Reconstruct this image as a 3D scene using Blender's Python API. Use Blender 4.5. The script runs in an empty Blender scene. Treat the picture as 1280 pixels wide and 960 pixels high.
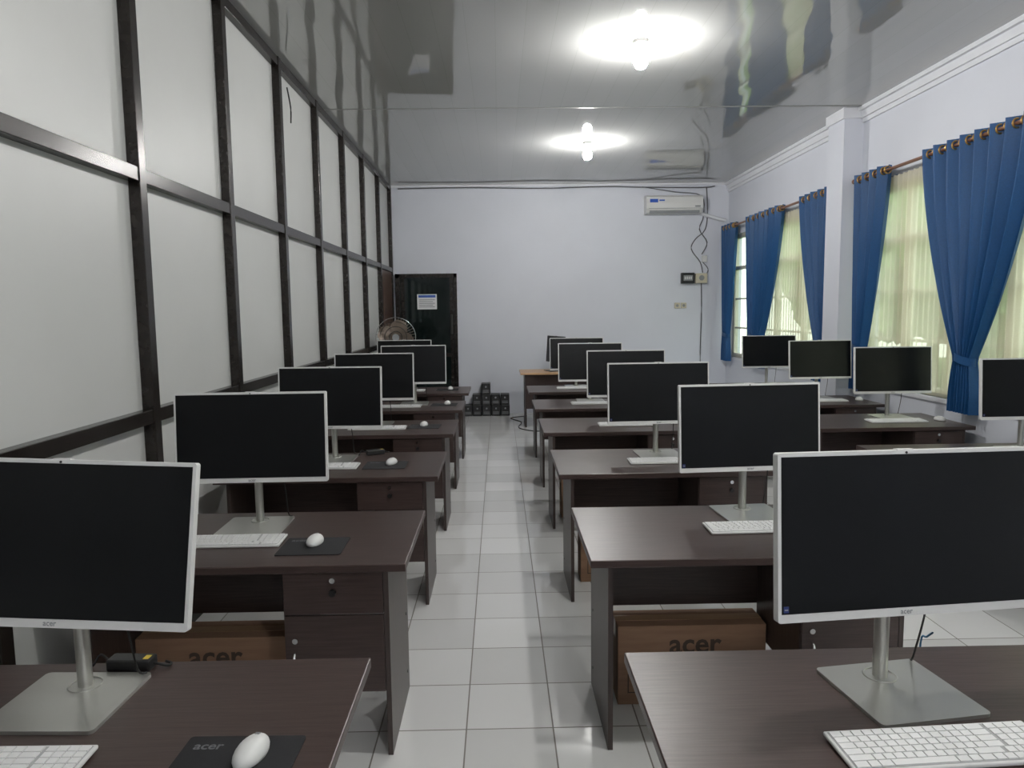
import bpy, bmesh, math, random
from mathutils import Matrix, Vector, noise
random.seed(7)
scene = bpy.context.scene
coll = scene.collection
T = Matrix.Translation
def RX(a): return Matrix.Rotation(math.radians(a),4,'X')
def RY(a): return Matrix.Rotation(math.radians(a),4,'Y')
def RZ(a): return Matrix.Rotation(math.radians(a),4,'Z')

# ------------------------------------------------------------ materials
def nodes(name):
    m = bpy.data.materials.new(name); m.use_nodes = True
    nt = m.node_tree; nt.nodes.clear()
    out = nt.nodes.new('ShaderNodeOutputMaterial')
    return m, nt, out
def N(nt, t, **kw):
    n = nt.nodes.new(t)
    for k, v in kw.items():
        setattr(n, k, v)
    return n
def pmat(name, col, rough=0.5, metal=0.0, var=0.06, scale=8.0, bump=0.0, bscale=40.0, stretch=(1,1,1), col2=None, spec=0.5, emit=None, estr=0, coat=0):
    m, nt, out = nodes(name)
    b = N(nt,'ShaderNodeBsdfPrincipled')
    nt.links.new(b.outputs[0], out.inputs[0])
    g = N(nt,'ShaderNodeNewGeometry')
    mp = N(nt,'ShaderNodeMapping'); mp.inputs['Scale'].default_value = stretch
    nt.links.new(g.outputs['Position'], mp.inputs['Vector'])
    nz = N(nt,'ShaderNodeTexNoise'); nz.inputs['Scale'].default_value = scale; nz.inputs['Detail'].default_value = 4
    nt.links.new(mp.outputs[0], nz.inputs['Vector'])
    r = N(nt,'ShaderNodeValToRGB')
    c2 = col2 if col2 else tuple(min(1,c*(1+var)) for c in col)
    c1 = col if col2 else tuple(c*(1-var) for c in col)
    r.color_ramp.elements[0].position = 0.3; r.color_ramp.elements[1].position = 0.7
    r.color_ramp.elements[0].color = (*c1,1); r.color_ramp.elements[1].color = (*c2,1)
    nt.links.new(nz.outputs['Fac'], r.inputs[0])
    nt.links.new(r.outputs[0], b.inputs['Base Color'])
    b.inputs['Roughness'].default_value = rough; b.inputs['Metallic'].default_value = metal
    b.inputs['Specular IOR Level'].default_value = spec
    b.inputs['Coat Weight'].default_value = coat
    if emit:
        b.inputs['Emission Color'].default_value = (*emit,1); b.inputs['Emission Strength'].default_value = estr
    if bump:
        n2 = N(nt,'ShaderNodeTexNoise'); n2.inputs['Scale'].default_value = bscale
        nt.links.new(mp.outputs[0], n2.inputs['Vector'])
        bp = N(nt,'ShaderNodeBump'); bp.inputs['Strength'].default_value = bump; bp.inputs['Distance'].default_value = 0.01
        nt.links.new(n2.outputs['Fac'], bp.inputs['Height']); nt.links.new(bp.outputs[0], b.inputs['Normal'])
    return m

M_wall = pmat('wall_paint',(0.66,0.68,0.745),0.55,var=0.03,scale=1.2,bump=0.05,bscale=60)
M_trimw = pmat('white_trim',(0.72,0.73,0.77),0.45,var=0.02)
M_board = pmat('partition_board',(0.53,0.535,0.525),0.40,var=0.05,scale=1.0,bump=0.04,bscale=25)
M_alu = pmat('brown_aluminium',(0.020,0.016,0.014),0.25,metal=0.3,var=0.2,scale=20)
M_brownwood = pmat('brown_door_wood',(0.045,0.022,0.014),0.4,col2=(0.075,0.035,0.02),scale=6,stretch=(8,8,0.6))
M_wenge = pmat('dark_wood_laminate',(0.038,0.023,0.020),0.34,col2=(0.062,0.040,0.036),scale=3.0,stretch=(2.2,45,45),bump=0.03,bscale=8)
M_wengev = pmat('dark_wood_panel',(0.032,0.021,0.019),0.38,col2=(0.060,0.042,0.038),scale=3.0,stretch=(40,40,2.2))
M_white = pmat('white_plastic',(0.70,0.70,0.69),0.38,var=0.015)
M_keys = pmat('keycap_white',(0.78,0.78,0.78),0.45,var=0.015)
M_kbgap = pmat('keyboard_plate',(0.40,0.405,0.41),0.4,var=0.02)
M_screen = pmat('screen_glass',(0.0045,0.005,0.006),0.30,var=0.1,spec=0.23)
M_silver = pmat('satin_silver',(0.50,0.50,0.47),0.28,metal=0.8,var=0.03)
M_black = pmat('black_plastic',(0.012,0.012,0.013),0.4,var=0.15)
M_pad = pmat('mousepad_cloth',(0.008,0.008,0.010),0.8,var=0.2,scale=200)
M_grey = pmat('grey_print',(0.25,0.26,0.27),0.5,var=0.05)
M_greyd = pmat('dim_grey_print',(0.13,0.13,0.14),0.6,var=0.05)
M_darkprint = pmat('dark_print',(0.05,0.03,0.02),0.6,var=0.05)
M_blue = pmat('blue_label',(0.03,0.10,0.45),0.4,var=0.1)
M_navy = pmat('navy_sticker',(0.015,0.03,0.14),0.4,var=0.1)
M_yellow = pmat('yellow_label',(0.65,0.48,0.06),0.5,var=0.1)
M_card = pmat('cardboard',(0.22,0.125,0.075),0.8,col2=(0.27,0.16,0.10),scale=5,stretch=(1,1,10))
M_tape = pmat('packing_tape',(0.33,0.21,0.12),0.3,var=0.05)
M_gold = pmat('brass_ring',(0.55,0.33,0.10),0.3,metal=0.9,var=0.1)
M_rod = pmat('rod_wood_brown',(0.20,0.09,0.05),0.35,var=0.15)
M_glassdark = pmat('tinted_door_glass',(0.008,0.014,0.014),0.06,var=0.2,scale=2)
M_paper = pmat('paper',(0.8,0.8,0.82),0.7,var=0.02)
M_lightwood = pmat('light_wood',(0.50,0.30,0.16),0.4,col2=(0.60,0.38,0.22),scale=4,stretch=(1,15,15))
M_beige = pmat('beige_plastic',(0.55,0.50,0.38),0.45,var=0.05)
M_cable = pmat('grey_cable',(0.12,0.12,0.13),0.5,var=0.1)
M_cablek = pmat('black_cable',(0.01,0.01,0.01),0.5,var=0.1)
M_bluecab = pmat('blue_cable',(0.04,0.18,0.35),0.5,var=0.1)
M_chrome = pmat('chrome',(0.7,0.7,0.7),0.15,metal=1,var=0.03)
M_fan = pmat('fan_blade',(0.20,0.16,0.13),0.35,metal=0.4,var=0.1)
M_winframe = pmat('window_frame_paint',(0.62,0.60,0.50),0.5,var=0.04)
M_winframed = pmat('window_frame_dark',(0.05,0.045,0.04),0.5,var=0.1)
M_seam = pmat('ceiling_seam',(0.24,0.24,0.23),0.3,var=0.05)
M_grass = pmat('grass',(0.09,0.15,0.05),0.9,col2=(0.17,0.25,0.09),scale=6)
M_leaf = pmat('foliage',(0.035,0.09,0.02),0.7,col2=(0.22,0.36,0.12),scale=7,bump=1.0,bscale=14)
M_bark = pmat('bark',(0.10,0.07,0.05),0.9,var=0.3)
M_bulb = pmat('bulb_glow',(1,1,1),0.5,emit=(1.0,0.99,0.965),estr=760)

def fabric(name,c1,c2,transl):
    m, nt, out = nodes(name)
    d = N(nt,'ShaderNodeBsdfPrincipled'); d.inputs['Roughness'].default_value=0.5
    d.inputs['Sheen Weight'].default_value=0.05
    g = N(nt,'ShaderNodeNewGeometry'); w = N(nt,'ShaderNodeTexNoise'); w.inputs['Scale'].default_value=90
    nt.links.new(g.outputs['Position'], w.inputs['Vector'])
    r = N(nt,'ShaderNodeValToRGB'); r.color_ramp.elements[0].color=(*c1,1); r.color_ramp.elements[1].color=(*c2,1)
    nt.links.new(w.outputs['Fac'], r.inputs[0]); nt.links.new(r.outputs[0], d.inputs['Base Color'])
    t = N(nt,'ShaderNodeBsdfTranslucent'); nt.links.new(r.outputs[0], t.inputs['Color'])
    mx = N(nt,'ShaderNodeMixShader'); mx.inputs[0].default_value=transl
    nt.links.new(d.outputs[0],mx.inputs[1]); nt.links.new(t.outputs[0],mx.inputs[2])
    return m, nt, out, mx
M_curtain,nt,out,mx = fabric('blue_curtain_fabric',(0.002,0.055,0.175),(0.006,0.085,0.255),0.12)
nt.links.new(mx.outputs[0],out.inputs[0])
M_sheer,nt,out,mx = fabric('cream_sheer_fabric',(0.86,0.80,0.63),(0.93,0.87,0.72),0.65)
tr = N(nt,'ShaderNodeBsdfTransparent'); m2=N(nt,'ShaderNodeMixShader'); m2.inputs[0].default_value=0.30
nt.links.new(mx.outputs[0],m2.inputs[1]); nt.links.new(tr.outputs[0],m2.inputs[2]); nt.links.new(m2.outputs[0],out.inputs[0])

M_glass,nt,out = nodes('window_glass')
tr=N(nt,'ShaderNodeBsdfTransparent'); tr.inputs[0].default_value=(0.90,0.95,0.91,1)
gl=N(nt,'ShaderNodeBsdfGlossy'); gl.inputs['Roughness'].default_value=0.03
mxx=N(nt,'ShaderNodeMixShader'); mxx.inputs[0].default_value=0.06
nt.links.new(tr.outputs[0],mxx.inputs[1]); nt.links.new(gl.outputs[0],mxx.inputs[2]); nt.links.new(mxx.outputs[0],out.inputs[0])

def math_node(nt,op,a=None,b=None):
    n=N(nt,'ShaderNodeMath',operation=op)
    for i,v in enumerate((a,b)):
        if v is None: continue
        if isinstance(v,(int,float)): n.inputs[i].default_value=v
        else: nt.links.new(v,n.inputs[i])
    return n.outputs[0]
M_tile,nt,out=nodes('floor_tiles')
b=N(nt,'ShaderNodeBsdfPrincipled'); nt.links.new(b.outputs[0],out.inputs[0])
g=N(nt,'ShaderNodeNewGeometry'); sp=N(nt,'ShaderNodeSeparateXYZ'); nt.links.new(g.outputs['Position'],sp.inputs[0])
TW=0.3333
def edge(o,off):
    s=math_node(nt,'ADD',o,off); s=math_node(nt,'DIVIDE',s,TW)
    f=math_node(nt,'FRACT',s); f=math_node(nt,'SUBTRACT',f,0.5); f=math_node(nt,'ABSOLUTE',f)
    fl=math_node(nt,'FLOOR',s)
    return math_node(nt,'GREATER_THAN',f,0.4915), fl
ex,fx=edge(sp.outputs[0],0.147+10*TW); ey,fy=edge(sp.outputs[1],-2.62+20*TW)
gr=math_node(nt,'MAXIMUM',ex,ey)
cmb=N(nt,'ShaderNodeCombineXYZ'); nt.links.new(fx,cmb.inputs[0]); nt.links.new(fy,cmb.inputs[1])
wn=N(nt,'ShaderNodeTexWhiteNoise'); nt.links.new(cmb.outputs[0],wn.inputs['Vector'])
rt=N(nt,'ShaderNodeValToRGB'); rt.color_ramp.elements[0].color=(0.64,0.64,0.635,1); rt.color_ramp.elements[1].color=(0.78,0.78,0.775,1)
nt.links.new(wn.outputs['Value'],rt.inputs[0])
mc=N(nt,'ShaderNodeMix',data_type='RGBA'); nt.links.new(gr,mc.inputs[0]); nt.links.new(rt.outputs[0],mc.inputs[6]); mc.inputs[7].default_value=(0.16,0.15,0.13,1)
nt.links.new(mc.outputs[2],b.inputs['Base Color'])
rr=math_node(nt,'MULTIPLY',gr,0.5); rr=math_node(nt,'ADD',rr,0.07); nt.links.new(rr,b.inputs['Roughness'])
b.inputs['IOR'].default_value=1.7
nz=N(nt,'ShaderNodeTexNoise'); nz.inputs['Scale'].default_value=5
nt.links.new(g.outputs['Position'],nz.inputs['Vector'])
hh=math_node(nt,'SUBTRACT',nz.outputs['Fac'],gr)
bp=N(nt,'ShaderNodeBump'); bp.inputs['Strength'].default_value=0.10; bp.inputs['Distance'].default_value=0.01
nt.links.new(hh,bp.inputs['Height']); nt.links.new(bp.outputs[0],b.inputs['Normal'])

# glossy PVC ceiling
M_ceil,nt,out=nodes('pvc_ceiling')
b=N(nt,'ShaderNodeBsdfPrincipled'); nt.links.new(b.outputs[0],out.inputs[0])
b.inputs['Roughness'].default_value=0.03; b.inputs['IOR'].default_value=2.6
g=N(nt,'ShaderNodeNewGeometry'); sp=N(nt,'ShaderNodeSeparateXYZ'); nt.links.new(g.outputs['Position'],sp.inputs[0])
s=math_node(nt,'ADD',sp.outputs[0],10.0); s=math_node(nt,'DIVIDE',s,0.2); fl=math_node(nt,'FLOOR',s)
f=math_node(nt,'FRACT',s); f=math_node(nt,'SUBTRACT',f,0.5); f=math_node(nt,'ABSOLUTE',f); gv=math_node(nt,'GREATER_THAN',f,0.494)
wn=N(nt,'ShaderNodeTexWhiteNoise',noise_dimensions='1D'); nt.links.new(fl,wn.inputs['W'])
rt=N(nt,'ShaderNodeValToRGB'); rt.color_ramp.elements[0].color=(0.37,0.37,0.36,1); rt.color_ramp.elements[1].color=(0.385,0.385,0.375,1)
nt.links.new(wn.outputs['Value'],rt.inputs[0])
mc=N(nt,'ShaderNodeMix',data_type='RGBA'); nt.links.new(gv,mc.inputs[0]); nt.links.new(rt.outputs[0],mc.inputs[6]); mc.inputs[7].default_value=(0.31,0.31,0.30,1)
nt.links.new(mc.outputs[2],b.inputs['Base Color'])
mp=N(nt,'ShaderNodeMapping'); mp.inputs['Scale'].default_value=(4,0.6,1); nt.links.new(g.outputs['Position'],mp.inputs[0])
nz=N(nt,'ShaderNodeTexNoise'); nz.inputs['Scale'].default_value=1.0; nz.inputs['Detail'].default_value=1; nt.links.new(mp.outputs[0],nz.inputs['Vector'])
bp=N(nt,'ShaderNodeBump'); bp.inputs['Strength'].default_value=0.30; bp.inputs['Distance'].default_value=0.02
nt.links.new(nz.outputs['Fac'],bp.inputs['Height']); nt.links.new(bp.outputs[0],b.inputs['Normal'])

# ------------------------------------------------------------ mesh builder
class MB:
    def __init__(s): s.v=[]; s.f=[]; s.m=[]; s.sm=[]; s.mats=[]
    def mi(s,mat):
        if mat not in s.mats: s.mats.append(mat)
        return s.mats.index(mat)
    def add(s,vs,fs,mat,M=None,smooth=False):
        o=len(s.v); i=s.mi(mat)
        for v in vs:
            v=Vector(v); s.v.append(M@v if M else v)
        for f in fs:
            s.f.append([o+k for k in f]); s.m.append(i); s.sm.append(smooth)
        return s
    def box(s,x0,x1,y0,y1,z0,z1,mat,M=None,bev=0):
        if bev:
            bm=bmesh.new(); bmesh.ops.create_cube(bm,size=1)
            for v in bm.verts: v.co=Vector(((x0+x1)/2+v.co.x*(x1-x0),(y0+y1)/2+v.co.y*(y1-y0),(z0+z1)/2+v.co.z*(z1-z0)))
            bmesh.ops.bevel(bm,geom=bm.edges[:],offset=bev,segments=2,affect='EDGES',profile=0.5)
            bm.verts.index_update()
            vs=[v.co.copy() for v in bm.verts]; fs=[[v.index for v in f.verts] for f in bm.faces]; bm.free()
            return s.add(vs,fs,mat,M)
        vs=[(x,y,z) for x in (x0,x1) for y in (y0,y1) for z in (z0,z1)]
        fs=[(0,1,3,2),(4,6,7,5),(0,4,5,1),(2,3,7,6),(0,2,6,4),(1,5,7,3)]
        return s.add(vs,fs,mat,M)
    def cyl(s,p0,p1,r,mat,M=None,seg=20,r2=None,cap=True):
        p0=Vector(p0);p1=Vector(p1);r2=r if r2 is None else r2
        q=(p1-p0).to_track_quat('Z','Y')
        a=[];b=[]
        for i in range(seg):
            t=2*math.pi*i/seg; d=q@Vector((math.cos(t),math.sin(t),0)); a.append(p0+d*r); b.append(p1+d*r2)
        s.add(a+b,[(i,(i+1)%seg,seg+(i+1)%seg,seg+i) for i in range(seg)],mat,M,True)
        if cap: s.add(a,[list(range(seg))[::-1]],mat,M); s.add(b,[list(range(seg))],mat,M)
        return s
    def ell(s,c,rx,ry,rz,mat,M=None,seg=20,rings=12,zmin=-1.0):
        vs=[];fs=[]
        for j in range(rings+1):
            ph=math.pi*j/rings
            for i in range(seg):
                t=2*math.pi*i/seg
                z=max(zmin,math.cos(ph))
                vs.append((c[0]+rx*math.sin(ph)*math.cos(t),c[1]+ry*math.sin(ph)*math.sin(t),c[2]+rz*z))
        for j in range(rings):
            for i in range(seg):
                fs.append((j*seg+i,(j+1)*seg+i,(j+1)*seg+(i+1)%seg,j*seg+(i+1)%seg))
        return s.add(vs,fs,mat,M,True)
    def torus(s,c,R,r,mat,M=None,seg=24,sub=8,axis='Y'):
        vs=[];fs=[]
        for i in range(seg):
            t=2*math.pi*i/seg
            for j in range(sub):
                u=2*math.pi*j/sub; rad=R+r*math.cos(u); h=r*math.sin(u)
                x,y=rad*math.cos(t),rad*math.sin(t)
                p={'Z':(x,y,h),'Y':(x,h,y),'X':(h,x,y)}[axis]
                vs.append((c[0]+p[0],c[1]+p[1],c[2]+p[2]))
        for i in range(seg):
            for j in range(sub):
                fs.append((i*sub+j,((i+1)%seg)*sub+j,((i+1)%seg)*sub+(j+1)%sub,i*sub+(j+1)%sub))
        return s.add(vs,fs,mat,M,True)
    def tube(s,pts,r,mat,M=None,seg=6,sm=4):
        pts=[Vector(p) for p in pts]; P=[]
        n=len(pts)
        for i in range(n-1):
            p0=pts[max(i-1,0)];p1=pts[i];p2=pts[i+1];p3=pts[min(i+2,n-1)]
            for k in range(sm):
                t=k/sm
                P.append(0.5*((2*p1)+(p2-p0)*t+(2*p0-5*p1+4*p2-p3)*t*t+(3*p1-p0-3*p2+p3)*t**3))
        P.append(pts[-1]); vs=[];fs=[]
        for i,p in enumerate(P):
            d=(P[min(i+1,len(P)-1)]-P[max(i-1,0)]).normalized(); q=d.to_track_quat('Z','Y')
            for k in range(seg):
                t=2*math.pi*k/seg; vs.append(p+q@Vector((math.cos(t)*r,math.sin(t)*r,0)))
        for i in range(len(P)-1):
            for k in range(seg): fs.append((i*seg+k,i*seg+(k+1)%seg,(i+1)*seg+(k+1)%seg,(i+1)*seg+k))
        return s.add(vs,fs,mat,M,True)
    def rprism(s,w,h,y0,y1,r,mat,M=None,seg=5):
        pts=[]
        for cx,cz,a0 in ((w/2-r,h/2-r,0),(-w/2+r,h/2-r,90),(-w/2+r,-h/2+r,180),(w/2-r,-h/2+r,270)):
            for k in range(seg+1):
                a=math.radians(a0+90*k/seg); pts.append((cx+r*math.cos(a),cz+r*math.sin(a)))
        n=len(pts)
        A=[(x,y0,z) for x,z in pts];B=[(x,y1,z) for x,z in pts]
        s.add(A+B,[(i,(i+1)%n,n+(i+1)%n,n+i) for i in range(n)],mat,M)
        s.add(A,[list(range(n))[::-1]],mat,M); s.add(B,[list(range(n))],mat,M)
        return s
    def text(s,body,size,mat,M):
        cu=bpy.data.curves.new('t','FONT'); cu.body=body; cu.size=size; cu.align_x='CENTER'; cu.align_y='CENTER'; cu.offset=size*0.02; cu.resolution_u=3
        o=bpy.data.objects.new('t',cu); coll.objects.link(o); bpy.context.view_layer.update()
        dg=bpy.context.evaluated_depsgraph_get(); e=o.evaluated_get(dg); me=e.to_mesh()
        vs=[v.co.copy() for v in me.vertices]; fs=[list(p.vertices) for p in me.polygons]
        e.to_mesh_clear(); bpy.data.objects.remove(o); bpy.data.curves.remove(cu)
        return s.add(vs,fs,mat,M)
    def mesh(s,name):
        me=bpy.data.meshes.new(name); me.from_pydata([tuple(v) for v in s.v],[],s.f)
        for m in s.mats: me.materials.append(m)
        for p,i,q in zip(me.polygons,s.m,s.sm): p.material_index=i; p.use_smooth=q
        me.update(); return me
    def obj(s,name,loc=(0,0,0),rz=0):
        return inst(s.mesh(name),name,loc,rz)
def inst(me,name,loc=(0,0,0),rz=0):
    o=bpy.data.objects.new(name,me); coll.objects.link(o); o.location=loc; o.rotation_euler=(0,0,math.radians(rz)); return o

# ------------------------------------------------------------ room
XL,XR,YB,YF,ZC=-1.66,3.53,11.15,-1.6,3.49
MB().box(XL-0.1,XR+0.15,YF-0.1,YB+0.1,-0.12,0,M_tile).obj('floor')
MB().box(XL-0.1,XR+0.15,YF-0.1,YB+0.1,ZC,ZC+0.1,M_ceil).obj('ceiling')
MB().box(XL-0.1,XR+0.15,YB,YB+0.12,0,ZC,M_wall).obj('wall_back')
MB().box(XL-0.1,XR+0.15,YF-0.12,YF,0,ZC,M_wall).obj('wall_front')
MB().box(XL-0.1,XL,YF,YB,0,ZC,M_board).obj('wall_left')
wins=[(0.6,3.3),(4.3,6.95),(7.6,10.95)]
ZS,ZT=0.86,2.68
w=MB()
w.box(XR,XR+0.15,YF,YB,0,ZS,M_wall).box(XR,XR+0.15,YF,YB,ZT,ZC,M_wall)
ys=[YF]+[y for p in wins for y in p]+[YB]
for i in range(0,len(ys),2): w.box(XR,XR+0.15,ys[i],ys[i+1],ZS,ZT,M_wall)
w.obj('wall_right')
MB().box(XR-0.19,XR,7.07,7.41,0,ZC,M_wall).box(XR-0.21,XR,7.05,7.43,ZC-0.10,ZC,M_trimw).obj('wall_pillar')
c=MB(); c.box(XR-0.07,XR,YF,YB,ZC-0.035,ZC,M_trimw).box(XR-0.04,XR,YF,YB,ZC-0.10,ZC-0.035,M_trimw).box(XR-0.02,XR,YF,YB,ZC-0.14,ZC-0.10,M_trimw); c.obj('trim_1')
c=MB(); c.box(XL,XR,YB-0.03,YB,ZC-0.03,ZC,M_trimw); c.obj('trim_2')
c=MB(); c.box(XL,XR,6.985,7.0,ZC-0.005,ZC+0.001,M_seam); c.obj('trim_3')

p=MB(); posts=[0.04+1.111*k for k in range(-1,11)]
for y in posts:
    if y<YF+0.05: continue
    y=min(y,YB-0.033)
    p.box(XL,XL+0.055,y-0.032,y+0.032,0,ZC,M_alu,bev=0.003)
for z,h,ye in ((0.04,0.04,10.07),(1.13,0.032,10.07),(2.23,0.032,YB-0.001),(3.455,0.033,YB-0.001)):
    p.box(XL,XL+0.05,YF,ye,z-h,z+h,M_alu,bev=0.003)
p.tube([(XL+0.03,5.85,3.35),(XL+0.05,5.86,3.2),(XL+0.05,5.85,3.08)],0.006,M_cablek)
p.obj('partition_frame')
d=MB(); d.box(XL+0.001,XL+0.035,10.08,11.08,0.0,2.19,M_brownwood)
d.box(XL+0.035,XL+0.045,10.22,10.94,1.25,2.05,M_brownwood,bev=0.004).box(XL+0.035,XL+0.045,10.22,10.94,0.2,1.05,M_brownwood,bev=0.004)
d.cyl((XL+0.035,10.15,1.0),(XL+0.09,10.15,1.0),0.02,M_chrome); d.obj('door_2')
d=MB(); x0,x1,y=-1.58,-0.64,YB-0.001
d.box(x0,x0+0.07,y-0.05,y,0,2.17,M_alu,bev=0.003).box(x1-0.05,x1,y-0.05,y,0,2.17,M_alu,bev=0.003).box(x0,x1,y-0.05,y,2.11,2.17,M_alu,bev=0.003)
d.box(x0+0.07,x1-0.05,y-0.05,y,0,0.12,M_alu).box(x0+0.07,x1-0.05,y-0.03,y-0.015,0.12,2.11,M_glassdark)
d.box(x0+0.09,x0+0.14,y-0.045,y-0.01,0.12,2.11,M_alu).box(x1-0.11,x1-0.06,y-0.045,y-0.01,0.12,2.11,M_alu).box(x0+0.14,x1-0.11,y-0.045,y-0.01,0.9,0.96,M_alu)
d.box(x1-0.10,x1-0.07,y-0.10,y-0.06,1.25,1.55,M_black,bev=0.008).cyl((x1-0.085,y-0.06,1.3),(x1-0.085,y-0.04,1.3),0.01,M_chrome)
d.box(-1.25,-0.95,y-0.034,y-0.031,1.63,1.86,M_paper)
d.box(-1.23,-0.97,y-0.036,y-0.034,1.81,1.845,M_blue)
for k in range(5): d.box(-1.22,-0.98-0.03*(k%2),y-0.036,y-0.034,1.77-0.027*k,1.78-0.027*k,M_grey)
d.obj('door_1')

for i,(a,bb) in enumerate(wins):
    wd=MB(); X=XR+0.06; fr=M_winframe
    wd.box(X-0.03,X+0.03,a,bb,ZS,ZS+0.06,fr).box(X-0.03,X+0.03,a,bb,ZT-0.06,ZT,fr)
    n=4; st=(bb-a)/n
    for k in range(n+1):
        yy=a+st*k; yy=min(max(yy,a+0.03),bb-0.03); wd.box(X-0.03,X+0.03,yy-0.03,yy+0.03,ZS+0.06,ZT-0.06,fr)
    for k in range(n):
        y0=a+st*k+0.03; y1=a+st*(k+1)-0.03
        wd.box(X-0.025,X+0.025,y0,y1,2.16,2.21,fr)
        wd.box(X-0.018,X+0.018,y0,y0+0.035,ZS+0.06,2.16,M_winframed if k==3 else fr).box(X-0.018,X+0.018,y1-0.035,y1,ZS+0.06,2.16,fr)
        for zz in (1.3,1.73): wd.box(X-0.012,X+0.012,y0,y1,zz-0.012,zz+0.012,fr)
        wd.box(X-0.003,X+0.003,y0,y1,ZS+0.06,ZT-0.06,M_glass)
    wd.box(XR-0.02,XR+0.15,a-0.03,bb+0.03,ZS-0.035,ZS,M_trimw)
    wd.obj('window_%d'%(i+1))

# curtains
XC=3.435; ZR=2.79
def lerp(a,b,t): return a+(b-a)*t
def curtain(y0,y1,yn,hn,hb,n,name='curtain',zb=0.80,zt=1.2):
    c=MB(); top=ZR+0.045; nu=n*12; nv=48; vs=[];fs=[]
    for j in range(nv+1):
        z=lerp(top,zb,j/nv)
        if z>zt:
            t=(top-z)/(top-zt); e=t**1.6
            a=lerp(y0,yn-hn,e); b_=lerp(y1,yn+hn,e); amp=lerp(0.056,0.034,t)
        else:
            t=(zt-z)/(zt-zb); e=min(1,t*1.6)**0.7
            a=lerp(yn-hn,yn-hb,e); b_=lerp(yn+hn,yn+hb,e); amp=lerp(0.034,0.042,t)
        for i in range(nu+1):
            s_=i/nu; tt=j/nv
            ph=2*math.pi*n*s_
            wob=(0.6*math.sin(2*math.pi*1.7*s_+z*1.3)+0.3*math.sin(2*math.pi*4.3*s_+z*2.1))*min(1,tt*2)
            sn=math.sin(ph+wob)
            x=XC+amp*(0.9+0.1*math.sin(s_*23+1.7))*sn
            vs.append((x,lerp(a,b_,s_)+0.10*(b_-a)/n*math.sin(2*(ph+wob))*0.5,z))
    for j in range(nv):
        for i in range(nu):
            o=j*(nu+1)+i; fs.append((o,o+1,o+nu+2,o+nu+1))
    c.add(vs,fs,M_curtain,smooth=True)
    for k in range(2*n):
        yy=lerp(y0,y1,(k*0.5)/n) if k else y0+0.01
        c.torus((XC,yy,ZR),0.030,0.007,M_gold,seg=14,sub=6,axis='Y')
    band=[]
    for k in range(25):
        t=2*math.pi*k/24; band.append((XC+0.045*math.cos(t),yn+(hn+0.012)*math.sin(t)))
    vs=[];fs=[]
    for k,(x,yv) in enumerate(band):
        dz=0.02*math.sin(2*math.pi*k/24)
        vs+= [(x,yv,zt-0.03+dz),(x,yv,zt+0.03+dz)]
    for k in range(24): fs.append((2*k,2*k+2,2*k+3,2*k+1))
    c.add(vs,fs,M_curtain,smooth=True)
    c.obj(name)
curtain(4.60,5.88,5.25,0.10,0.14,8)
curtain(6.42,6.98,6.82,0.10,0.13,4)
curtain(7.46,8.25,7.66,0.11,0.14,5)
curtain(8.80,10.02,9.62,0.25,0.27,7)
curtain(10.52,11.09,10.88,0.12,0.15,4)
curtain(2.55,3.5,3.2,0.10,0.14,6)
for a,bb in ((0.3,3.6),(4.0,7.03),(7.45,11.1)):
    r=MB(); r.cyl((XC,a,ZR),(XC,bb,ZR),0.014,M_rod)
    for yy in (a+0.06,(a+bb)/2,bb-0.06): r.cyl((XC,yy,ZR),(XR,yy,ZR),0.008,M_rod).cyl((XR-0.012,yy,ZR),(XR,yy,ZR),0.025,M_rod)
    for yy in (a,bb): r.ell((XC,yy,ZR),0.024,0.024,0.024,M_rod,seg=12,rings=8)
    r.obj('curtain_rod')
def sheer(a,bb,XS=3.504):
    c=MB(); n=int((bb-a)/0.075); nu=n*6; zs=[2.74,2.2,1.6,1.2,0.9]; vs=[];fs=[]
    for j,z in enumerate(zs):
        for i in range(nu+1):
            s_=i/nu; vs.append((XS+0.013*math.sin(2*math.pi*n*s_+0.5*math.sin(s_*40+j)),lerp(a,bb,s_),z))
    for j in range(len(zs)-1):
        for i in range(nu):
            o=j*(nu+1)+i; fs.append((o,o+1,o+nu+2,o+nu+1))
    c.add(vs,fs,M_sheer,smooth=True); c.cyl((XS,a,2.74),(XS,bb,2.74),0.006,M_chrome); c.obj('sheer_curtain')
sheer(0.6,3.35); sheer(4.25,6.98); sheer(7.55,10.15)

# ------------------------------------------------------------ outside garden
MB().box(XR+0.15,24,-8,26,-0.35,-0.3,M_grass).obj('lawn')
def bush(name,x,y,z,r,trunk=True):
    bm=bmesh.new(); bmesh.ops.create_icosphere(bm,subdivisions=4,radius=1)
    for v in bm.verts:
        p=v.co.copy(); d=1+0.35*noise.noise(p*2.3+Vector((x,y,0)))+0.25*noise.noise(p*7+Vector((y,x,0)))
        v.co=Vector((p.x*r*d,p.y*r*d,z+p.z*r*d*0.85))
    bm.verts.index_update()
    m=MB(); m.add([v.co.copy() for v in bm.verts],[[v.index for v in f.verts] for f in bm.faces],M_leaf,smooth=False); bm.free()
    if trunk: m.cyl((0,0,-0.3),(0,0,z),0.12,M_bark,r2=0.07)
    m.obj(name,(x,y,0))
for x,y,z,r in ((7.6,12.5,2.2,1.5),(8.5,16.5,3.2,2.2),(7.5,9.2,1.2,1.0),(9.5,9.8,3.9,1.9),(8.2,5.5,1.3,1.1),(10,13,1.5,1.5),(11,21,3.5,3)):
    bush('garden_tree',x,y,z,r)

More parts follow.
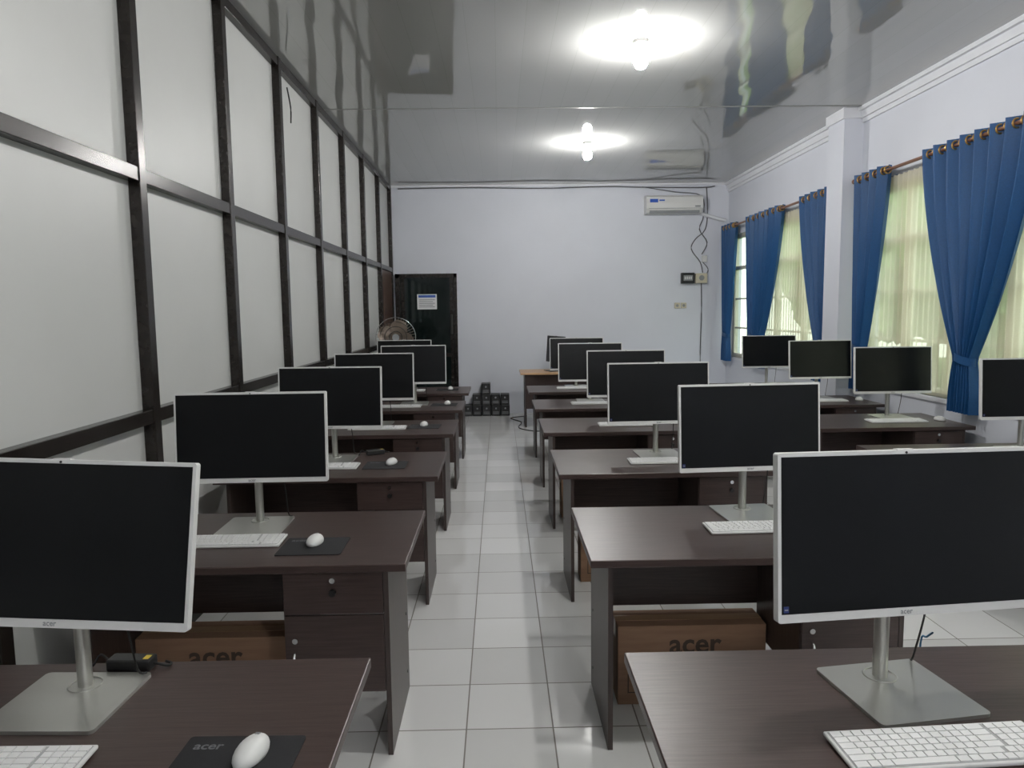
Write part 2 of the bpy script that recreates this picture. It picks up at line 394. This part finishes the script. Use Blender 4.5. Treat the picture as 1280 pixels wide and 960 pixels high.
# ------------------------------------------------------------ desk
D=MB(); W,DP,H=1.2,0.69,0.72
D.box(0,W,0,DP,H-0.028,H,M_wenge,bev=0.003)
D.box(0.065,0.083,0.02,0.50,0,H-0.028,M_wengev)
D.box(W-0.083,W-0.065,0.02,0.50,0,H-0.028,M_wengev)
D.box(0.083,W-0.083,0.46,0.476,0.36,H-0.028,M_wenge)
cx0,cx1=W-0.44,W-0.083
D.box(cx0,cx0+0.016,0.03,0.46,0.24,H-0.028,M_wengev)
D.box(cx0,cx1,0.03,0.46,0.24,0.256,M_wenge)
D.box(cx0+0.004,cx1-0.002,0.018,0.034,0.535,H-0.032,M_wenge,bev=0.002)
D.box(cx0+0.004,cx1-0.002,0.018,0.034,0.244,0.529,M_wenge,bev=0.002)
D.cyl(((cx0+cx1)/2,0.018,0.66),((cx0+cx1)/2,0.010,0.66),0.010,M_chrome,seg=14)
D.cyl(((cx0+cx1)/2,0.018,0.615),((cx0+cx1)/2,0.004,0.615),0.012,M_black,seg=14)
D.cyl((cx0+0.04,0.018,0.44),(cx0+0.04,0.010,0.44),0.010,M_chrome,seg=14)
D.tube([(cx0+0.04,0.018,0.40),(cx0+0.04,-0.004,0.39),(cx0+0.04,-0.004,0.35),(cx0+0.04,0.018,0.34)],0.005,M_chrome)
for zz in (0.1,0.35,0.6):
    for xx,s_ in ((0.065,-1),(W-0.065,1)):
        D.cyl((xx,0.44,zz),(xx+s_*0.002,0.44,zz),0.006,M_black,seg=10)
deskme=D.mesh('computer_desk')

# ------------------------------------------------------------ all-in-one computer; origin on desktop
XZ2XY=Matrix(((1,0,0,0),(0,0,1,0),(0,-1,0,0),(0,0,0,1)))
def computer_mesh(tilt=4,body=None,zc=0.375,roll=0):
    m=MB(); body=body or M_white; st=M_silver if body is M_white else M_black
    m.rprism(0.26,0.25,-0.008,0.0,0.012,st,T((0,-0.005,0))@XZ2XY)
    m.torus((0,0.06,0.009),0.036,0.0022,st,axis='Z',seg=28,sub=6)
    m.cyl((0,0.06,0.008),(0,0.06,zc+0.02),0.0165,st,seg=20)
    m.box(-0.035,0.035,0.028,0.078,zc-0.06,zc+0.03,st,bev=0.006)
    P=T((0,0.0,zc))@RX(-tilt)@RY(roll)
    w_,h_=0.615,0.37
    m.rprism(w_,h_,-0.008,0.012,0.006,body,P)
    m.rprism(w_-0.05,h_-0.05,0.012,0.030,0.02,body,P)
    m.box(-w_/2+0.008,w_/2-0.008,-0.0092,-0.0078,-h_/2+0.0195,h_/2-0.0085,M_screen,P)
    m.cyl((0,-0.0095,h_/2-0.005),(0,-0.0078,h_/2-0.005),0.0028,M_black,P,seg=10)
    m.box(-0.02,0.02,-0.006,0.008,h_/2,h_/2+0.0025,body,P)
    m.text('acer',0.017,M_grey,P@T((0,-0.0086,-h_/2+0.010))@RX(90))
    m.box(-w_/2+0.012,-w_/2+0.024,-0.0098,-0.0088,-h_/2+0.023,-h_/2+0.037,M_navy,P)
    m.box(-w_/2+0.014,-w_/2+0.022,-0.0101,-0.0096,-h_/2+0.028,-h_/2+0.031,M_grey,P)
    m.tube([(0.10,0.03,0.26),(0.11,0.06,0.14),(0.11,0.09,0.03),(0.12,0.11,0.012)],0.0025,M_cablek)
    return m.mesh('desktop_computer')
compme=computer_mesh(4); compL=computer_mesh(10,roll=2.0); compR=computer_mesh(5,roll=1.0); compblk=computer_mesh(4,M_black,0.30)
def keyboard_mesh():
    k=MB(); w_,d_=0.43,0.125
    M_=RX(2.2)@T((0,0,0.003))
    k.box(-w_/2,w_/2,-d_/2,d_/2,0.0,0.009,M_white,M_,bev=0.003)
    k.box(-w_/2+0.006,w_/2-0.006,-d_/2+0.006,d_/2-0.006,0.009,0.0096,M_kbgap,M_)
    rows=6; rh=(d_-0.014)/rows
    for r in range(rows):
        y0=-d_/2+0.007+r*rh; x=-w_/2+0.007
        if r==0: ws=[1.3,1,1.2,6,1.2,1,1.3,1,1,1,0.3,2,1]
        elif r==1: ws=[2.3]+[1]*10+[2.7,0.3,1,0.7,1,1,1]
        else: ws=([1.3+0.2*(4-r)]+[1]*12+[1.7])+[0.3,1,1,1,1]
        tot=sum(ws); u=(w_-0.014)/tot
        for wv in ws:
            if wv>0.5: k.box(x+0.0014,x+wv*u-0.0014,y0+0.0014,y0+rh-0.0014,0.0096,0.0122,M_keys,M_)
            x+=wv*u
    for xx in (-0.18,0.18): k.box(xx-0.01,xx+0.01,0.04,0.055,0.0,0.006,M_kbgap)
    for xx in (-0.18,0.18): k.box(xx-0.01,xx+0.01,-0.058,-0.045,0.0,0.003,M_kbgap)
    return k.mesh('keyboard')
kbme=keyboard_mesh()
def mouse_mesh():
    m=MB()
    m.ell((0,0,0.008),0.030,0.053,0.026,M_white,zmin=-0.3,seg=24,rings=14)
    m.cyl((-0.004,0.028,0.025),(0.004,0.028,0.025),0.007,M_grey,seg=14)
    return m.mesh('computer_mouse')
mousme=mouse_mesh()
def pad_mesh():
    m=MB(); m.rprism(0.24,0.20,-0.003,0,0.008,M_pad,XZ2XY)
    m.text('acer',0.034,M_greyd,T((-0.07,0.065,0.0034)))
    return m.mesh('mouse_pad')
padme=pad_mesh()
def carton_mesh():
    m=MB(); w_,d_,h_=0.60,0.16,0.33
    m.box(0,w_,0,d_,0,h_,M_card,bev=0.003).box(0,w_,d_/2-0.025,d_/2+0.025,h_,h_+0.0008,M_tape)
    m.box(-0.0008,0,d_/2-0.025,d_/2+0.025,h_-0.07,h_,M_tape)
    m.text('acer',0.12,M_darkprint,T((w_*0.52,-0.0012,h_*0.76))@RX(90))
    m.box(0.04,0.12,-0.001,0,0.05,0.13,M_darkprint).box(0.045,0.115,-0.0015,0,0.055,0.125,M_card)
    return m.mesh('cardboard_box')
boxme=carton_mesh()
def adapter_mesh():
    m=MB(); m.box(-0.055,0.055,-0.022,0.022,0,0.03,M_black,bev=0.005).box(0.034,0.048,-0.012,0.008,0.0300,0.0306,M_yellow)
    m.tube([(-0.055,0,0.015),(-0.085,0.01,0.03),(-0.10,0.0,0.006),(-0.12,0.01,0.004)],0.003,M_cablek)
    m.tube([(0.055,0,0.015),(0.085,0.005,0.006),(0.09,0.02,0.004),(0.07,0.03,0.004)],0.003,M_cablek)
    return m.mesh('power_adapter')
adme=adapter_mesh()

far=[1.77,3.14,4.48,5.81,7.055,8.38]
L=[(-0.995,1.585,-2,-1.04,1.335,-0.505,1.36),(-1.02,2.93,1,-1.06,2.72,-0.715,2.69),(-1.01,4.27,-2,-1.03,4.06,-0.635,4.12),
   (-0.98,5.62,0,-0.93,5.40,-0.59,5.5),(-0.82,6.86,2,-0.95,6.64,-0.50,6.78),(-1.08,8.18,-2,-1.05,7.96,-0.56,8.08)]
R=[(0.90,1.555,8,0.87,1.335,1.32,1.36),(1.055,3.0,4,1.03,2.785,1.40,2.7),(0.95,4.28,2,0.95,4.07,1.33,4.1),
   (0.99,5.62,0,0.96,5.41,1.33,5.45),(0.87,6.90,-1,0.88,6.69,1.25,6.74),(0.88,8.22,0,0.85,8.01,1.22,8.06)]
def station(X0,fy,mx_,my,rz,kx,ky,qx,qy,pad=True,cm=None):
    inst(deskme,'computer_desk',(X0,fy-DP,0))
    inst(cm or compme,'desktop_computer',(mx_,my,H),rz)
    inst(kbme,'keyboard',(kx,ky,H),rz*0.4)
    if pad:
        px=max(qx-0.03,kx+0.215+0.132); inst(padme,'mouse_pad',(px,qy-0.03,H),random.uniform(-3,3)); qx=max(qx,px-0.04)
    inst(mousme,'computer_mouse',(qx,qy,H+(0.0035 if pad else 0.0005)),random.uniform(-12,12))
for k in range(6):
    station(-1.54,far[k],*L[k],cm=compL if k==0 else compme); station(0.31,far[k],*R[k],pad=(k%2==0),cm=compR if k==0 else compme)
for k in (2,3,4,5):
    X_=(3.185,3.10,3.075,3.08)[k-2]
    station(2.26,far[k],X_,far[k]-(0.24,0.20,0.21,0.20)[k-2],(0,0,3,0)[k-2],3.02,far[k]-0.42,3.37,far[k]-0.40,pad=False)
for x,y in ((0.46,2.77),(-1.45,2.74),(0.46,4.10),(-1.45,4.10),(-1.45,5.43),(0.46,5.43)):
    inst(boxme,'cardboard_box',(x,y,0))
inst(adme,'power_adapter',(-0.93,1.738,H),-3); inst(adme,'power_adapter',(-0.78,4.42,H),25)

t=MB(); t.box(0.28,1.5,9.72,10.36,0.725,0.75,M_lightwood,bev=0.003).box(0.34,0.36,9.76,10.3,0,0.725,M_wengev).box(1.42,1.44,9.76,10.3,0,0.725,M_wengev)
t.box(0.36,1.42,9.80,9.816,0.25,0.725,M_wenge); t.obj('teacher_table')
inst(compblk,'desktop_computer',(0.78,10.04,0.75),-72)

u=MB()
def ups(x,y,z,w_=0.135,h_=0.165,d_=0.22):
    u.box(x,x+w_,y,y+d_,z,z+h_,M_black,bev=0.006); u.cyl((x+w_/2,y-0.002,z+h_*0.7),(x+w_/2,y+0.002,z+h_*0.7),0.014,M_grey,seg=12)
    for q in range(3): u.box(x+0.02,x+w_-0.02,y-0.001,y,z+0.03+q*0.015,z+0.036+q*0.015,M_grey)
for i,hgt in enumerate((1,2,3,2,2)):
    for j in range(hgt): ups(-0.56+0.142*i-0.004*j,10.88,0.166*j)
u.obj('ups_stack')

f=MB(); c0=Vector((-1.34,9.35,1.27))
f.cyl((c0.x,c0.y+0.1,0),(c0.x,c0.y+0.1,0.03),0.19,M_black,seg=32).cyl((c0.x,c0.y+0.1,0.03),(c0.x,c0.y+0.1,1.18),0.014,M_chrome)
FM=T(c0)@RZ(8)
f.cyl((0,0.02,0),(0,0.17,0),0.06,M_black,FM).cyl((0,-0.03,0),(0,0.02,0),0.04,M_fan,FM)
f.box(-0.03,0.03,0.07,0.13,-0.12,-0.05,M_black,FM)
for R_,yy in ((0.255,0),(0.20,-0.045),(0.14,-0.06),(0.08,-0.065),(0.20,0.045),(0.13,0.06)): f.torus((0,yy,0),R_,0.004,M_chrome if R_>0.25 else M_black,FM,seg=40,sub=6)
f.cyl((0,-0.07,0),(0,-0.06,0),0.045,M_grey,FM)
for k in range(40):
    a=2*math.pi*k/40; cx,cz=math.cos(a),math.sin(a)
    for sg in (-1,1): f.tube([(0.255*cx,0,0.255*cz),(0.2*cx,sg*0.045,0.2*cz),(0.04*cx,sg*0.066,0.04*cz)],0.0018,M_fan,FM,seg=4,sm=2)
for k in range(4):
    A=RY(90*k+20); vs=[];fs=[]
    for i in range(7):
        for j in range(5):
            r_=0.04+0.19*i/6; wv=math.radians(12+62*math.sin(math.pi*min(1,(i+1.5)/8)))*(j/4-0.5)*1.3
            vs.append((r_*math.sin(wv),-0.03+0.06*(j/4-0.5)+0.0,r_*math.cos(wv)))
    for i in range(6):
        for j in range(4): o=i*5+j; fs.append((o,o+1,o+6,o+5))
    f.add(vs,fs,M_fan,FM@A,smooth=True)
f.obj('pedestal_fan')

a=MB(); x0,x1=2.23,3.08; z0,z1=3.02,3.29; YA=YB-0.001
prof=[(0,z1),(-0.15,z1),(-0.19,z1-0.03),(-0.205,z1-0.12),(-0.20,z0+0.07),(-0.15,z0+0.015),(-0.08,z0),(0,z0)]
n=len(prof); A=[(x0,YA+p_[0],p_[1]) for p_ in prof]; B=[(x1,YA+p_[0],p_[1]) for p_ in prof]
a.add(A+B,[(i,(i+1)%n,n+(i+1)%n,n+i) for i in range(n)]+[list(range(n)),list(range(n,2*n))[::-1]],M_white)
a.box(x0+0.03,x1-0.03,YB-0.207,YB-0.195,z0+0.070,z0+0.076,M_grey)
a.box(x0+0.05,x1-0.05,YB-0.19,YB-0.13,z0+0.008,z0+0.05,M_grey,None)
a.box(x0+0.05,x1-0.05,YB-0.196,YB-0.135,z0+0.045,z0+0.052,M_white)
a.box(x0+0.05,x0+0.17,YB-0.209,YB-0.2,z1-0.11,z1-0.06,M_blue).box(x0+0.19,x0+0.27,YB-0.209,YB-0.2,z1-0.09,z1-0.07,M_blue).box(x1-0.12,x1-0.04,YB-0.209,YB-0.2,z0+0.09,z0+0.11,M_grey)
a.tube([(x1-0.02,YB-0.06,z0+0.02),(x1+0.1,YB-0.05,z0-0.02),(XR-0.06,YB-0.05,z0-0.10)],0.028,M_trimw,seg=10)
a.obj('air_conditioner')

e=MB(); e.box(2.80,3.00,YB-0.08,YB,1.98,2.14,M_black,bev=0.008).box(2.83,2.97,YB-0.088,YB-0.079,2.02,2.10,M_grey)
for k in range(4): e.box(2.845+0.03*k,2.86+0.03*k,YB-0.094,YB-0.086,2.04,2.08,M_white)
e.obj('breaker_box')
e=MB(); e.box(3.02,3.20,YB-0.07,YB,1.98,2.13,M_beige,bev=0.01).cyl((3.11,YB-0.078,2.06),(3.11,YB-0.07,2.06),0.04,M_grey,seg=20); e.obj('electric_meter')
e=MB()
for xx in (2.71,2.81): e.box(xx,xx+0.085,YB-0.02,YB,1.60,1.685,M_beige,bev=0.005).cyl((xx+0.042,YB-0.022,1.642),(xx+0.042,YB-0.019,1.642),0.022,M_grey,seg=16)
e.obj('wall_socket')
MB().box(3.12,3.20,YB-0.04,YB,2.30,2.40,M_white,bev=0.006).obj('junction_box')
c=MB(); y=YB-0.012
c.tube([(-1.5,y-0.02,3.44),(-0.5,y-0.02,3.45),(0.6,y-0.02,3.43),(1.6,y-0.02,3.445),(2.3,y-0.02,3.43),(3.1,y-0.02,3.42),(3.3,y-0.02,3.44)],0.009,M_cable)
c.tube([(2.2,y,3.44),(2.7,y,3.36),(3.1,y,3.30),(3.14,y,3.0),(3.08,y,2.8),(3.2,y,2.6),(3.12,y,2.42)],0.008,M_cable)
c.tube([(3.18,y,3.42),(3.2,y,3.1),(3.17,y,2.8),(3.02,y,2.65),(2.96,y,2.5),(3.1,y,2.3),(3.14,y,2.14)],0.008,M_cable)
c.tube([(3.14,y,2.30),(3.22,y,2.2),(3.2,y,2.12)],0.007,M_cable)
c.tube([(3.12,y,1.98),(3.13,y,1.5),(3.12,y,0.9),(3.13,y,0.3)],0.008,M_cable)
c.obj('wall_cable')
c=MB()
c.tube([(0.9,9.6,0.006),(0.5,9.4,0.006),(0.25,9.7,0.006),(0.3,10.2,0.006),(0.15,10.6,0.006),(0.4,10.8,0.006)],0.006,M_cablek)
c.obj('floor_cable')
c=MB(); c.tube([(-0.54,2.97,0.30),(-0.50,3.0,0.22),(-0.45,2.97,0.15),(-0.50,2.96,0.08),(-0.56,3.0,0.008),(-0.7,3.05,0.006)],0.004,M_cablek); c.obj('power_cable')
c=MB(); c.tube([(1.08,1.72,H+0.06),(1.09,1.76,H+0.03),(1.09,1.785,H+0.0),(1.10,1.80,0.5),(1.1,1.85,0.1),(1.2,1.95,0.006)],0.0025,M_bluecab); c.obj('network_cable')

for y in (-0.8,2.2,5.3,8.4):  # bulb behind the camera is unseen, added to raise the ambient light
    l=MB(); x=1.03
    l.cyl((x,y,ZC),(x,y,ZC-0.025),0.055,M_white,seg=24).cyl((x,y,ZC-0.025),(x,y,ZC-0.08),0.026,M_white,seg=16)
    l.ell((x,y,ZC-0.140),0.052,0.052,0.06,M_bulb,seg=16,rings=10)
    l.obj('ceiling_bulb')

wd=bpy.data.worlds.new('World'); scene.world=wd; wd.use_nodes=True
nt=wd.node_tree; nt.nodes.clear()
o=N(nt,'ShaderNodeOutputWorld'); bg=N(nt,'ShaderNodeBackground'); nt.links.new(bg.outputs[0],o.inputs[0])
tc=N(nt,'ShaderNodeTexCoord'); sx=N(nt,'ShaderNodeSeparateXYZ'); nt.links.new(tc.outputs['Generated'],sx.inputs[0])
r=N(nt,'ShaderNodeValToRGB'); r.color_ramp.elements[0].position=0.0; r.color_ramp.elements[0].color=(0.82,0.84,0.74,1); r.color_ramp.elements[1].position=0.6; r.color_ramp.elements[1].color=(0.88,0.93,1.0,1)
nt.links.new(sx.outputs[2],r.inputs[0]); nt.links.new(r.outputs[0],bg.inputs[0]); bg.inputs[1].default_value=3.3

th,psi,rho=0.102,0.0167,0.012
F=Vector((math.sin(psi)*math.cos(th),math.cos(psi)*math.cos(th),-math.sin(th)))
r0=Vector((math.cos(psi),-math.sin(psi),0)); u0=r0.cross(F)
rt_=(r0-rho*u0).normalized(); up=(u0+rho*r0).normalized()
cam=bpy.data.cameras.new('camera'); co=bpy.data.objects.new('camera',cam); coll.objects.link(co)
mw=Matrix.Identity(4)
for i in range(3): mw[i][0]=rt_[i]; mw[i][1]=up[i]; mw[i][2]=-F[i]
mw[2][3]=1.6
co.matrix_world=mw
cam.sensor_width=36; cam.lens=900/1280*36; cam.clip_start=0.05
scene.camera=co
scene.view_settings.view_transform='Standard'
scene.view_settings.exposure=0.05
